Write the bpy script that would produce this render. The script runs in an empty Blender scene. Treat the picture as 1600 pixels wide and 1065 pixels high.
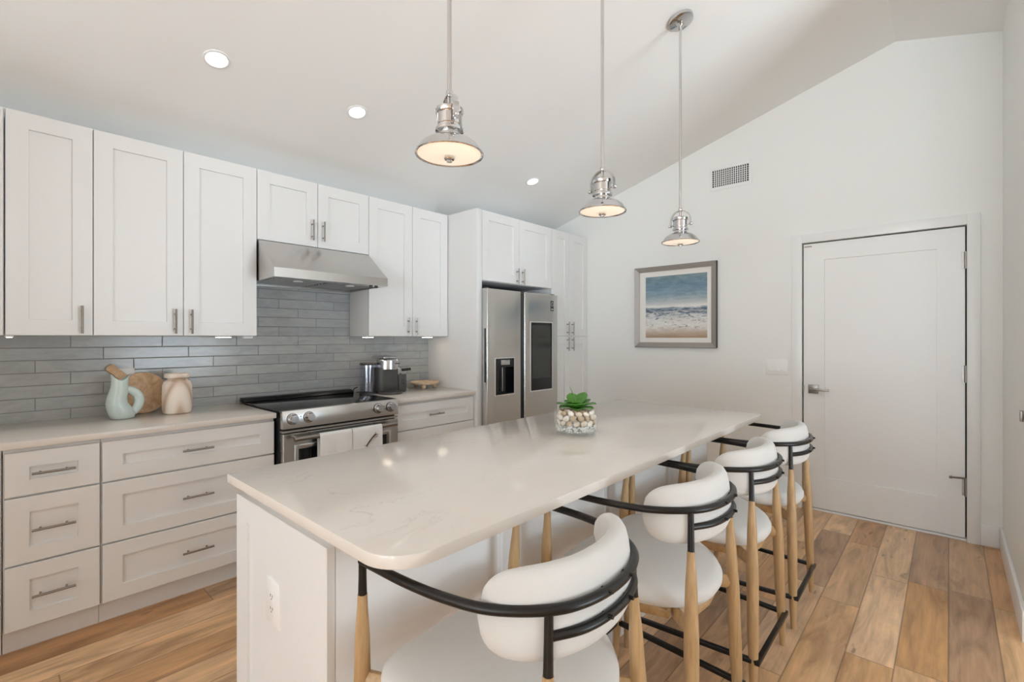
import bpy, bmesh, math, random
from mathutils import Vector, Matrix
random.seed(7)
S = bpy.context.scene
COL = S.collection
PI = math.pi

# ------------------------------------------------------------------ camera
cam_d = bpy.data.cameras.new('camera')
cam = bpy.data.objects.new('camera', cam_d)
COL.objects.link(cam)
S.camera = cam
PSI = math.radians(42.338)
cam.location = (0, -3.5502, 1.3531)
cam.rotation_euler = (PI / 2, 0, PSI - PI / 2)
cam_d.sensor_width = 36
cam_d.lens = 749.65 / 1600 * 36
cam_d.shift_y = -5.27 / 1600
cam_d.clip_start = 0.02

# ------------------------------------------------------------------ view + world
S.view_settings.view_transform = 'Standard'
S.view_settings.look = 'None'
S.view_settings.gamma = 1
S.view_settings.use_curve_mapping = False
S.view_settings.exposure = -0.62
w = bpy.data.worlds.new('sky')
S.world = w
w.use_nodes = True
bg = w.node_tree.nodes['Background']
bg.inputs[1].default_value = 1.0
_t = w.node_tree
_c = _t.nodes.new('ShaderNodeTexCoord')
_s = _t.nodes.new('ShaderNodeSeparateXYZ')
_r = _t.nodes.new('ShaderNodeValToRGB')            # bright ground glow added below the horizon to lift the ceiling, overcast sky above
_t.links.new(_c.outputs['Generated'], _s.inputs[0])
_a = _t.nodes.new('ShaderNodeMath')
_a.operation = 'MULTIPLY_ADD'
_a.inputs[1].default_value = .5
_a.inputs[2].default_value = .5
_t.links.new(_s.outputs[2], _a.inputs[0])
_t.links.new(_a.outputs[0], _r.inputs[0])
_r.color_ramp.elements[0].position = .46
_r.color_ramp.elements[0].color = (21., 24.1, 26.6, 1)
_r.color_ramp.elements[1].position = .52
_r.color_ramp.elements[1].color = (4.4, 5.4, 6.3, 1)
_t.links.new(_r.outputs[0], bg.inputs[0])
S.cycles.use_denoising = True
S.cycles.max_bounces = 12
S.cycles.diffuse_bounces = 8
S.cycles.glossy_bounces = 6
S.cycles.transmission_bounces = 10
S.cycles.sample_clamp_indirect = 8
S.cycles.caustics_reflective = False
S.cycles.caustics_refractive = False


def portal(loc, rot, sx, sy):
    l = bpy.data.lights.new('daylight_portal', 'AREA')
    l.shape = 'RECTANGLE'
    l.size, l.size_y = sx, sy
    l.cycles.is_portal = True
    o = bpy.data.objects.new('daylight_portal', l)
    o.location, o.rotation_euler = loc, rot
    COL.objects.link(o)


# room numbers
XF, XW, YS, YR = 4.384, -10.0, -6.54, -3.2687     # far wall, wall behind, wall opposite, ridge
ZE, SL, ZR = 2.5245, 0.2892, 3.4698
OPEN_S = [(-9.0, -5.5, 0.0, 2.3), (1.45, 2.95, 0.0, 2.1)]   # unseen openings added for daylight in the wall opposite (x0,x1,z0,z1)
OPEN_W = [(-6.2, -1.6, 0.0, 2.45)]                          # unseen opening added for daylight in the wall behind (y0,y1,z0,z1)
for x0, x1, z0, z1 in OPEN_S:
    portal(((x0 + x1) / 2, YS - .05, (z0 + z1) / 2), (PI / 2, 0, 0), x1 - x0, z1 - z0)
for y0, y1, z0, z1 in OPEN_W:
    portal((XW - .05, (y0 + y1) / 2, (z0 + z1) / 2), (PI / 2, 0, -PI / 2), y1 - y0, z1 - z0)


# ------------------------------------------------------------------ materials
def mat(name, color=(.8, .8, .8), rough=.5, metal=0., **kw):
    m = bpy.data.materials.new(name)
    m.use_nodes = True
    p = m.node_tree.nodes['Principled BSDF']
    p.inputs['Base Color'].default_value = (*color, 1)
    p.inputs['Roughness'].default_value = rough
    p.inputs['Metallic'].default_value = metal
    for k, v in kw.items():
        p.inputs[k.replace('_', ' ')].default_value = v
    return m


class NT:
    """small node-tree writer"""
    def __init__(s, m):
        s.t = m.node_tree
        s.p = s.t.nodes['Principled BSDF']

    def n(s, kind, ins=None, **props):
        nd = s.t.nodes.new('ShaderNode' + kind)
        for k, v in props.items():
            setattr(nd, k, v)
        for k, v in (ins or {}).items():
            s.put(nd.inputs[k], v)
        return nd

    def put(s, sock, v):
        if isinstance(v, bpy.types.NodeSocket):
            s.t.links.new(v, sock)
        elif isinstance(v, bpy.types.Node):
            s.t.links.new(v.outputs[0], sock)
        else:
            sock.default_value = v

    def m(s, op, a, b=0.):
        return s.n('Math', {0: a, 1: b}, operation=op).outputs[0]

    def ramp(s, fac, stops, interp='LINEAR'):
        r = s.n('ValToRGB', {0: fac})
        r.color_ramp.interpolation = interp
        el = r.color_ramp.elements
        while len(el) < len(stops):
            el.new(.5)
        for e, (p, c) in zip(el, stops):
            e.position = p
            e.color = (*c, 1) if len(c) == 3 else c
        return r.outputs[0]

    def mix(s, fac, a, b, blend='MIX'):
        x = s.n('Mix', data_type='RGBA', blend_type=blend)
        s.put(x.inputs[0], fac)
        s.put(x.inputs[6], a)
        s.put(x.inputs[7], b)
        return x.outputs[2]

    def obj(s):
        return s.n('TexCoord').outputs['Object']

    def geo(s):
        return s.n('NewGeometry').outputs['Position']

    def bump(s, h, strength=.2, dist=.01):
        b = s.n('Bump', {'Strength': strength, 'Distance': dist, 'Height': h})
        s.t.links.new(b.outputs[0], s.p.inputs['Normal'])

    def noise(s, vec, scale, detail=3., rough=.5, dist=0.):
        return s.n('TexNoise', {'Vector': vec, 'Scale': scale, 'Detail': detail, 'Roughness': rough, 'Distortion': dist}).outputs[0]

    def scaled(s, vec, sc):
        return s.n('Mapping', {'Vector': vec, 'Scale': sc}).outputs[0]


C4 = lambda c: (*c, 1)

M = {}
M['wall'] = mat('wall_paint', (.83, .835, .815), .6)
M['ceiling'] = mat('ceiling_paint', (.91, .91, .90), .7)
M['trim'] = mat('trim_paint', (.83, .83, .82), .35)
M['cab'] = mat('cabinet_paint', (.78, .78, .775), .38)
M['steel_handle'] = mat('brushed_nickel', (.30, .275, .25), .36, 1.)
M['chrome'] = mat('chrome', (.62, .62, .625), .06, 1.)
M['black'] = mat('black_plastic', (.01, .01, .01), .35)
M['black_glass'] = mat('black_glass', (.006, .007, .008), .05)
M['dark'] = mat('dark_void', (.012, .012, .012), .8)  # near-black, also stands in for shade in gaps and openings
M['plate'] = mat('white_plastic', (.86, .86, .85), .3)
M['fabric'] = mat('boucle', (.64, .63, .61), .95, Sheen_Weight=.2)
nt = NT(M['fabric'])
nt.bump(nt.noise(nt.obj(), 420, 2.), .25, .002)
M['metal_black'] = mat('black_metal', (.016, .014, .0125), .32, .4)

# brushed steel
M['steel'] = mat('brushed_steel', (.60, .585, .565), .27, 1.)
nt = NT(M['steel'])
nz = nt.noise(nt.scaled(nt.geo(), (3, 3, 260)), 1., 2.)
nt.put(nt.p.inputs['Roughness'], nt.m('ADD', nt.m('MULTIPLY', nz, .10), .20))
M['fridge_steel'] = mat('fridge_steel', (.60, .59, .57), .26, 1.)
nt = NT(M['fridge_steel'])
nz = nt.noise(nt.scaled(nt.geo(), (260, 260, 2)), 1., 2.)
nt.put(nt.p.inputs['Roughness'], nt.m('ADD', nt.m('MULTIPLY', nz, .06), .22))

# quartz
M['quartz'] = mat('quartz', (.78, .745, .70), .13)
nt = NT(M['quartz'])
g = nt.geo()
vz = nt.noise(nt.scaled(g, (1.1, 2.0, 1.)), 2.2, 9., .62, 1.4)
vein = nt.ramp(nt.m('ABSOLUTE', nt.m('SUBTRACT', vz, .5)), [(0., (1, 1, 1)), (.012, (.0, .0, .0))])
msk = nt.ramp(nt.noise(g, 2.3, 2.), [(.5, (0, 0, 0)), (.68, (1, 1, 1))])
base = nt.mix(nt.noise(g, 3., 4.), C4((.76, .715, .665)), C4((.71, .66, .605)))
fac = nt.m('MULTIPLY', nt.m('MULTIPLY', vein, msk), .5)
nt.put(nt.p.inputs['Base Color'], nt.mix(fac, base, C4((.48, .46, .45))))


def cells(nt, a, b, L, W, off):
    """running-bond cells along socket a (length L) and b (width W): (random, joint distance, cell vector)"""
    row = nt.m('FLOOR', nt.m('DIVIDE', b, W))
    if off is None:
        sh = nt.n('TexWhiteNoise', {'W': row}, noise_dimensions='1D').outputs[0]
        sh = nt.m('MULTIPLY', sh, 7.3)
    else:
        sh = nt.m('MULTIPLY', row, off)
    u = nt.m('ADD', nt.m('DIVIDE', a, L), sh)
    col = nt.m('FLOOR', u)
    vec = nt.n('CombineXYZ', {0: col, 1: row, 2: 0.}).outputs[0]
    rnd = nt.n('TexWhiteNoise', {'Vector': vec}, noise_dimensions='3D')
    fu = nt.m('FRACT', u)
    fv = nt.m('FRACT', nt.m('DIVIDE', b, W))
    du = nt.m('MULTIPLY', nt.m('MINIMUM', fu, nt.m('SUBTRACT', 1., fu)), L)
    dv = nt.m('MULTIPLY', nt.m('MINIMUM', fv, nt.m('SUBTRACT', 1., fv)), W)
    return rnd, nt.m('MINIMUM', du, dv), vec


# plank floor
M['floor'] = mat('plank_floor', (.4, .25, .14), .3)
nt = NT(M['floor'])
g = nt.geo()
sp = nt.n('SeparateXYZ', {0: g})
rnd, dist, vec = cells(nt, sp.outputs[0], nt.m('ADD', sp.outputs[1], .083), 0.92, .165, None)
shift = nt.n('VectorMath', {0: rnd.outputs[1], 1: (37., 37., 37.)}, operation='MULTIPLY').outputs[0]
gv = nt.n('VectorMath', {0: g, 1: shift}, operation='ADD').outputs[0]
n1 = nt.noise(nt.scaled(gv, (1.1, 5.5, 1.)), 1.7, 5., .55, 1.6)
n2 = nt.noise(nt.scaled(gv, (4., 60., 1.)), 1., 4., .6)
knot = nt.ramp(nt.noise(nt.scaled(gv, (4., 13., 1.)), 1.4, 2., .5), [(.70, (0, 0, 0)), (.77, (1, 1, 1))])
tone = nt.ramp(rnd.outputs[0], [(0., (.54, .29, .130)), (.25, (.76, .48, .255)), (.5, (.48, .30, .180)), (.75, (.82, .56, .34)), (1., (.60, .33, .13))])
v1 = nt.ramp(n1, [(.28, (.62, .58, .54)), (.5, (1, 1, 1)), (.72, (1.22, 1.2, 1.16))])
c = nt.mix(1., tone, v1, 'MULTIPLY')
c = nt.mix(1., c, nt.ramp(n2, [(.25, (.80, .78, .74)), (.7, (1.08, 1.08, 1.08))]), 'MULTIPLY')
c = nt.mix(nt.m('MULTIPLY', knot, .6), c, C4((.13, .075, .045)))
joint = nt.ramp(dist, [(.0008, (1, 1, 1)), (.0026, (0, 0, 0))])
c = nt.mix(nt.m('MULTIPLY', joint, .7), c, C4((.10, .055, .03)))
nt.put(nt.p.inputs['Base Color'], c)
nt.put(nt.p.inputs['Roughness'], nt.m('ADD', nt.m('MULTIPLY', n1, .16), .24))
nt.bump(nt.ramp(dist, [(0., (0, 0, 0)), (.004, (1, 1, 1))]), .35, .002)

# backsplash tile
M['tile'] = mat('glazed_tile', (.4, .43, .44), .2)
nt = NT(M['tile'])
g = nt.geo()
sp = nt.n('SeparateXYZ', {0: g})
rnd, dist, vec = cells(nt, nt.m('ADD', sp.outputs[0], .10 + .4125 * 40), nt.m('SUBTRACT', sp.outputs[2], .902 - .0661 * 9), .4125, .0661, 1 / 3)
tone = nt.ramp(rnd.outputs[0], [(0., (.34, .355, .36)), (.5, (.40, .41, .405)), (1., (.365, .39, .40))])
mot = nt.noise(nt.scaled(g, (5, 5, 16)), 1.6, 5., .6, .8)
c = nt.mix(1., tone, nt.ramp(mot, [(.3, (.90, .90, .91)), (.7, (1.1, 1.1, 1.09))]), 'MULTIPLY')
joint = nt.ramp(dist, [(.0008, (1, 1, 1)), (.0018, (0, 0, 0))])
nt.put(nt.p.inputs['Base Color'], nt.mix(joint, c, C4((.17, .17, .17))))
nt.put(nt.p.inputs['Roughness'], nt.m('ADD', nt.m('MULTIPLY', joint, .5), .19))
hgt = nt.m('ADD', nt.ramp(dist, [(0., (0, 0, 0)), (.004, (1, 1, 1))]), nt.m('MULTIPLY', nt.noise(nt.scaled(g, (6, 6, 14)), 1.5, 2.), .5))
nt.bump(hgt, .3, .003)


def wood(name, ca, cb, axis_scale, rough=.4, dist=1.2):
    m = mat(name, ca, rough)
    nt = NT(m)
    o = nt.obj()
    a = nt.noise(nt.scaled(o, axis_scale), 1., 5., .6, dist)
    b = nt.noise(nt.scaled(o, tuple(q * 5 for q in axis_scale)), 1., 3., .6)
    c = nt.mix(nt.ramp(a, [(.3, (0, 0, 0)), (.7, (1, 1, 1))]), C4(ca), C4(cb))
    c = nt.mix(1., c, nt.ramp(b, [(.3, (.84, .82, .80)), (.6, (1.04, 1.04, 1.04))]), 'MULTIPLY')
    nt.put(nt.p.inputs['Base Color'], c)
    return m


M['oak'] = wood('stool_oak', (.42, .265, .125), (.52, .345, .175), (22, 22, 2.2))
M['board'] = wood('acacia', (.54, .33, .18), (.74, .54, .36), (9, 9, 9), .5, 2.5)
M['tray'] = wood('mango_wood', (.62, .46, .31), (.74, .58, .42), (20, 20, 20), .5)
# contour-grained vase wood
M['vase'] = mat('paulownia', (.75, .6, .48), .55)
nt = NT(M['vase'])
o = nt.obj()
wv = nt.n('TexWave', {'Vector': nt.scaled(o, (1, .45, .33)), 'Scale': 9., 'Distortion': 2.2, 'Detail': 1.5, 'Detail Scale': .7}, wave_type='RINGS', rings_direction='SPHERICAL')
nt.put(nt.p.inputs['Base Color'], nt.ramp(wv.outputs[0], [(0., (.55, .41, .31)), (.18, (.74, .61, .50)), (.6, (.84, .74, .65)), (1., (.86, .78, .70))]))
M['celadon'] = mat('celadon_glaze', (.50, .63, .61), .08, 0., Coat_Weight=.5)
nt = NT(M['celadon'])
nt.put(nt.p.inputs['Base Color'], nt.mix(nt.noise(nt.obj(), 9., 3.), C4((.54, .67, .65)), C4((.66, .74, .72))))
M['towel'] = mat('white_towel', (.80, .80, .79), .95)
nt = NT(M['towel'])
nt.bump(nt.noise(nt.geo(), 500., 2.), .3, .002)
M['brown_print'] = mat('brown_print', (.10, .055, .035), .9)
M['coffee_grey'] = mat('graphite_plastic', (.085, .082, .08), .42, .3)
M['filter'] = mat('hood_filter', (.30, .30, .29), .4, .6)
M['coffee_silver'] = mat('coffee_silver', (.55, .55, .57), .22, 1.)
M['reservoir'] = mat('smoked_reservoir', (.6, .62, .72), .05)
nt = NT(M['reservoir'])
tr_ = nt.n('BsdfTransparent', {'Color': C4((.90, .915, .965))})
gl_ = nt.n('BsdfGlossy', {'Color': C4((1, 1, 1)), 'Roughness': .06})
mx_ = nt.n('MixShader', {0: nt.m('ADD', nt.m('MULTIPLY', nt.m('POWER', nt.n('LayerWeight', {'Blend': .5}).outputs['Facing'], 4.), .7), .09)})
nt.t.links.new(tr_.outputs[0], mx_.inputs[1])
nt.t.links.new(gl_.outputs[0], mx_.inputs[2])
nt.t.links.new(mx_.outputs[0], nt.t.nodes['Material Output'].inputs[0])
M['glass'] = mat('clear_glass', (.95, .97, .965), .02)
nt = NT(M['glass'])
tr_ = nt.n('BsdfTransparent', {'Color': C4((.985, .99, .988))})
gl_ = nt.n('BsdfGlossy', {'Color': C4((1, 1, 1)), 'Roughness': .02})
mx_ = nt.n('MixShader', {0: nt.m('ADD', nt.m('MULTIPLY', nt.m('POWER', nt.n('LayerWeight', {'Blend': .5}).outputs['Facing'], 4.), .45), .02)})
nt.t.links.new(tr_.outputs[0], mx_.inputs[1])
nt.t.links.new(gl_.outputs[0], mx_.inputs[2])
nt.t.links.new(mx_.outputs[0], nt.t.nodes['Material Output'].inputs[0])
M['gravel'] = mat('white_gravel', (.80, .80, .78), .6)
M['leaf'] = mat('leaf', (.10, .30, .035), .3)
nt = NT(M['leaf'])
nt.put(nt.p.inputs['Base Color'], nt.mix(nt.noise(nt.obj(), 30., 3.), C4((.035, .14, .012)), C4((.10, .29, .035))))
M['peb'] = [mat('pebble_cream', (.68, .58, .46), .4), mat('pebble_tan', (.50, .37, .25), .4), mat('pebble_white', (.78, .72, .64), .4), mat('pebble_brown', (.40, .28, .18), .4)]
M['mat_board'] = mat('mat_board', (.80, .78, .74), .8)
M['frame'] = mat('pewter_frame', (.34, .31, .285), .48, .5)
M['screen'] = mat('dark_screen', (.035, .038, .034), .06)
M['sticker'] = mat('black_sticker', (.02, .02, .02), .4)
M['ink_white'] = mat('white_ink', (.75, .75, .75), .5)
M['silver_rim'] = mat('satin_rim', (.72, .72, .71), .3, .6)


def emit(name, color, strength):
    m = mat(name, color, .4)
    p = m.node_tree.nodes['Principled BSDF']
    p.inputs['Emission Color'].default_value = (*color, 1)
    p.inputs['Emission Strength'].default_value = strength
    return m


M['led'] = emit('downlight_led', (1., .97, .92), 9.)
M['under_led'] = emit('under_cabinet_led', (1., .84, .66), 42.)
M['diffuser'] = emit('pendant_diffuser', (1., .86, .70), .80)

# seascape painting
M['painting'] = mat('seascape', (.5, .5, .5), .6)
nt = NT(M['painting'])
gen = nt.n('TexCoord').outputs['Generated']
sp = nt.n('SeparateXYZ', {0: gen})
xx, zz = nt.m('SUBTRACT', 1., sp.outputs[1]), sp.outputs[2]
br = nt.noise(nt.scaled(gen, (1, 3.0, 13.)), 1.5, 6., .65, .6)
br2 = nt.noise(nt.scaled(gen, (1, 5.0, 22.)), 1.2, 4., .6, 1.)
h = nt.m('ADD', zz, nt.m('MULTIPLY', nt.m('SUBTRACT', br, .5), .10))
c = nt.ramp(h, [(0., (.36, .25, .17)), (.07, (.50, .38, .28)), (.13, (.60, .53, .46)), (.2, (.72, .70, .66)), (.30, (.66, .65, .63)),
                (.36, (.30, .34, .38)), (.42, (.07, .10, .16)), (.47, (.13, .19, .27)), (.50, (.78, .77, .74)), (.56, (.50, .54, .54)),
                (.68, (.24, .34, .41)), (.85, (.14, .24, .32)), (1., (.20, .28, .31))])
surf = nt.ramp(br2, [(.44, (0, 0, 0)), (.56, (1, 1, 1))])
sea = nt.ramp(zz, [(.08, (0, 0, 0)), (.18, (1, 1, 1)), (.38, (1, 1, 1)), (.47, (.35, .35, .35)), (.49, (0, 0, 0))])
c = nt.mix(nt.m('MULTIPLY', nt.m('MULTIPLY', surf, sea), .75), c, C4((.78, .77, .75)))
dk = nt.ramp(nt.noise(nt.scaled(gen, (1, 4.5, 16.)), 2.1, 3., .5, 1.2), [(.58, (0, 0, 0)), (.66, (1, 1, 1))])
c = nt.mix(nt.m('MULTIPLY', nt.m('MULTIPLY', dk, sea), .8), c, C4((.06, .08, .11)))
skyb = nt.ramp(zz, [(.52, (0, 0, 0)), (.62, (1, 1, 1))])
st = nt.ramp(br, [(.35, (.75, .78, .80)), (.65, (1.25, 1.2, 1.15))])
c = nt.mix(skyb, c, nt.mix(1., c, st, 'MULTIPLY'))
nt.put(nt.p.inputs['Base Color'], c)


# ------------------------------------------------------------------ mesh builder
class MB:
    def __init__(s):
        s.b = bmesh.new()

    def add(s, tmp, mtx=None):
        if mtx is not None:
            tmp.transform(mtx)
        me = bpy.data.meshes.new('t')
        tmp.to_mesh(me)
        s.b.from_mesh(me)
        bpy.data.meshes.remove(me)
        tmp.free()
        return s

    def box(s, x0, x1, y0, y1, z0, z1, bev=0., seg=2, mtx=None):
        t = bmesh.new()
        r = bmesh.ops.create_cube(t, size=1)
        for v in t.verts:
            v.co = Vector(((x0 + x1) / 2 + v.co.x * (x1 - x0), (y0 + y1) / 2 + v.co.y * (y1 - y0), (z0 + z1) / 2 + v.co.z * (z1 - z0)))
        if bev:
            bmesh.ops.bevel(t, geom=t.edges[:], offset=bev, segments=seg, affect='EDGES', profile=.5)
        return s.add(t, mtx)

    def poly(s, pts, ext, bev=0., seg=2, which=None):
        """planar polygon extruded by vector ext"""
        t = bmesh.new()
        a = [t.verts.new(p) for p in pts]
        b = [t.verts.new(Vector(p) + Vector(ext)) for p in pts]
        t.faces.new(a)
        t.faces.new(b[::-1])
        n = len(pts)
        for i in range(n):
            t.faces.new((a[i], b[i], b[(i + 1) % n], a[(i + 1) % n]))
        bmesh.ops.recalc_face_normals(t, faces=t.faces[:])
        if bev:
            ed = [e for e in t.edges if which is None or which(e)]
            bmesh.ops.bevel(t, geom=ed, offset=bev, segments=seg, affect='EDGES', profile=.5)
        return s.add(t)

    def tube(s, pts, r, seg=10, closed=False, caps=True, flat=None):
        """round tube along points; r number or list"""
        t = bmesh.new()
        P = [Vector(p) for p in pts]
        n = len(P)
        R = r if isinstance(r, (list, tuple)) else [r] * n
        rings = []
        prev = None
        for i in range(n):
            if closed:
                d = P[(i + 1) % n] - P[i - 1]
            else:
                d = P[min(i + 1, n - 1)] - P[max(i - 1, 0)]
            d.normalize()
            if prev is None:
                up = Vector((0, 0, 1)) if abs(d.z) < .95 else Vector((1, 0, 0))
                x = d.cross(up).normalized()
            else:
                x = (prev - d * prev.dot(d)).normalized()
            prev = x
            y = d.cross(x)
            fy = 1 if flat is None else flat
            rings.append([t.verts.new(P[i] + x * R[i] * math.cos(2 * PI * k / seg) + y * R[i] * fy * math.sin(2 * PI * k / seg)) for k in range(seg)])
        m = n if closed else n - 1
        for i in range(m):
            A, B = rings[i], rings[(i + 1) % n]
            for k in range(seg):
                t.faces.new((A[k], A[(k + 1) % seg], B[(k + 1) % seg], B[k]))
        if caps and not closed:
            t.faces.new(rings[0][::-1])
            t.faces.new(rings[-1])
        bmesh.ops.recalc_face_normals(t, faces=t.faces[:])
        return s.add(t)

    def lathe(s, prof, c=(0, 0, 0), seg=40, mtx=None, sx=1., sy=1.):
        """profile [(r,z)], r=0 closes"""
        t = bmesh.new()
        rings = []
        for r, z in prof:
            if r < 1e-6:
                rings.append([t.verts.new((0, 0, z))])
            else:
                rings.append([t.verts.new((r * sx * math.cos(2 * PI * k / seg), r * sy * math.sin(2 * PI * k / seg), z)) for k in range(seg)])
        for A, B in zip(rings, rings[1:]):
            if len(A) == 1 and len(B) == 1:
                continue
            for k in range(seg):
                k2 = (k + 1) % seg
                if len(A) == 1:
                    t.faces.new((A[0], B[k], B[k2]))
                elif len(B) == 1:
                    t.faces.new((A[k], A[k2], B[0]))
                else:
                    t.faces.new((A[k], A[k2], B[k2], B[k]))
        bmesh.ops.recalc_face_normals(t, faces=t.faces[:])
        mm = Matrix.Translation(c)
        if mtx is not None:
            mm = mm @ mtx
        return s.add(t, mm)

    def ball(s, c, r, sub=2, sc=(1, 1, 1), rot=None):
        t = bmesh.new()
        bmesh.ops.create_icosphere(t, subdivisions=sub, radius=r)
        mm = Matrix.Translation(c)
        if rot is not None:
            mm = mm @ rot
        return s.add(t, mm @ Matrix.Diagonal((*sc, 1)))

    def shaker(s, u0, u1, v0, v1, rail, thick=.020, recess=.012, mtx=None, rails=None, inner=None):
        """shaker front: local x=u, z=v, front at y=0 facing -y, body towards +y"""
        t = bmesh.new()
        b, c = .0018, .0025
        if inner:
            iu0, iu1, iv0, iv1 = inner
        else:
            iu0, iu1, iv0, iv1 = u0 + rail, u1 - rail, v0 + rail, v1 - rail

        def rect(a0, a1, b0, b1, y):
            return [t.verts.new(p) for p in ((a0, y, b0), (a1, y, b0), (a1, y, b1), (a0, y, b1))]
        R = [rect(u0, u1, v0, v1, thick), rect(u0, u1, v0, v1, b), rect(u0 + b, u1 - b, v0 + b, v1 - b, 0),
             rect(iu0, iu1, iv0, iv1, 0), rect(iu0 + c * .5, iu1 - c * .5, iv0 + c * .5, iv1 - c * .5, recess)]
        for A, B in zip(R, R[1:]):
            for k in range(4):
                t.faces.new((A[k], A[(k + 1) % 4], B[(k + 1) % 4], B[k]))
        t.faces.new(R[0])
        t.faces.new(R[-1][::-1])
        bmesh.ops.recalc_face_normals(t, faces=t.faces[:])
        return s.add(t, mtx)

    def build(s, name, material, parent=None, label=None, smooth=True, subsurf=0, angle=35, kind=None):
        me = bpy.data.meshes.new(name)
        if parent is not None:
            s.b.transform(root_matrix(parent).inverted())
        s.b.to_mesh(me)
        s.b.free()
        me.materials.append(material)
        if smooth:
            me.polygons.foreach_set('use_smooth', [True] * len(me.polygons))
            if not subsurf:
                me.set_sharp_from_angle(angle=math.radians(angle))
        o = bpy.data.objects.new(name, me)
        COL.objects.link(o)
        if parent is not None:
            o.parent = parent
        if label:
            o['label'] = label
        if kind:
            o['kind'] = kind
        if subsurf:
            md = o.modifiers.new('subdivision', 'SUBSURF')
            md.levels = md.render_levels = subsurf
        return o


def root_matrix(o):
    mm = Matrix.Translation(o.location)
    while o.parent is not None:
        o = o.parent
        mm = Matrix.Translation(o.location) @ mm
    return mm


def thing(name, loc, label, cat, group=None):
    o = bpy.data.objects.new(name, None)
    o.empty_display_size = .05
    o.location = loc
    COL.objects.link(o)
    o['label'] = label
    o['category'] = cat
    if group:
        o['group'] = group
    return o


def tag(o, label, cat, group=None):
    o['label'] = label
    o['category'] = cat
    if group:
        o['group'] = group
    return o


def structure(o):
    o['kind'] = 'structure'
    return o


def spline(pts, n=8, closed=False):
    """Catmull-Rom through points"""
    P = [Vector(p) for p in pts]
    out = []
    N = len(P)
    rng = range(N) if closed else range(N - 1)
    for i in rng:
        if closed:
            a, b, c, d = P[i - 1], P[i], P[(i + 1) % N], P[(i + 2) % N]
        else:
            b, c = P[i], P[i + 1]
            a = P[i - 1] if i else b * 2 - c
            d = P[i + 2] if i + 2 < N else c * 2 - b
        for k in range(n):
            t = k / n
            out.append(.5 * ((2 * b) + (c - a) * t + (2 * a - 5 * b + 4 * c - d) * t * t + (3 * b - a - 3 * c + d) * t ** 3))
    if not closed:
        out.append(P[-1])
    return out


# ------------------------------------------------------------------ the setting
structure(MB().box(XW - .1, XF + .1, YS - .1, .1, -.1, 0).build('floor', M['floor'], smooth=False))
mb = MB()
for (ya, za), (yb, zb) in (((.1, ZE - SL * .1), (YR, ZR)), ((YR, ZR), (YS - .1, ZE - .03))):
    mb.poly([(XW - .1, ya, za), (XW - .1, yb, zb), (XW - .1, yb, zb + .1), (XW - .1, ya, za + .1)], (XF - XW + .2, 0, 0))
structure(mb.build('ceiling', M['ceiling'], smooth=False))
structure(MB().box(XW - .1, XF + .1, .001, .1, 0, ZE + .02).build('wall_kitchen', M['wall'], smooth=False))
# far wall: gable outline with the door notch
DY0, DY1, DZ = -2.689, -3.633, 2.097
structure(MB().poly([(XF, .1, 0), (XF, DY0 + .02, 0), (XF, DY0 + .02, DZ + .02), (XF, DY1 - .02, DZ + .02), (XF, DY1 - .02, 0), (XF, YS - .1, 0),
                     (XF, YS - .1, ZE), (XF, YR, ZR + .02), (XF, .1, ZE)], (.12, 0, 0)).build('wall_far', M['wall'], smooth=False))
# short wall on the right, its top follows the ceiling
YW = -3.804
zt = lambda y: ZR - (YR - y) * (ZR - ZE + .03) / (YR - YS + .1) if y < YR else ZE - SL * y
structure(MB().poly([(3.115, YW, 0), (3.115, YW - .12, 0), (3.115, YW - .12, zt(YW - .12)), (3.115, YW, zt(YW))], (XF - 3.115, 0, 0)).build('wall_right', M['wall'], smooth=False))


def wall_with_openings(name, a0, a1, opens, ztop, pos, axis):
    """solid wall along axis ('x' or 'y') made of piers and lintels"""
    mb = MB()
    def bx(p0, p1, z0, z1):
        if p1 - p0 < 1e-4 or z1 - z0 < 1e-4:
            return
        if axis == 'x':
            mb.box(p0, p1, pos - .1, pos, z0, z1)
        else:
            mb.box(pos - .1, pos, p0, p1, z0, z1)
    cur = a0
    for o0, o1, z0, z1 in sorted(opens):
        bx(cur, o0, 0, ztop)
        bx(o0, o1, 0, z0)
        bx(o0, o1, z1, ztop)
        cur = o1
    bx(cur, a1, 0, ztop)
    return mb


structure(MB().box(-1.05, -.93, -1.5, 0, 0, ZE - .001).build('wall_light_block', M['wall'], smooth=False))  # unseen stub added to keep window light off the left cabinets
structure(wall_with_openings('wall_opposite', XW - .1, XF + .1, OPEN_S, ZE, YS, 'x').build('wall_opposite', M['wall'], smooth=False))
mb = wall_with_openings('wall_behind', YS - .1, .1, OPEN_W, ZE - .02, XW, 'y')
mb.poly([(XW, .1, ZE - .03), (XW, YS - .1, ZE - .03), (XW, YR, ZR)], (-.1, 0, 0))
structure(mb.build('wall_behind', M['wall'], smooth=False))
k = 0
for x0, x1, z0, z1 in OPEN_S:
    k += 1
    mb = MB()
    for a, b in ((x0, x0 + .06), (x1 - .06, x1), ((x0 + x1) / 2 - .04, (x0 + x1) / 2 + .04)):
        mb.box(a, b, YS - .07, YS - .02, z0, z1)
    mb.box(x0, x1, YS - .07, YS - .02, z1 - .07, z1)
    structure(mb.build('window_%d' % k, M['trim'], smooth=False))  # frame of an added daylight opening, out of view
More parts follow.
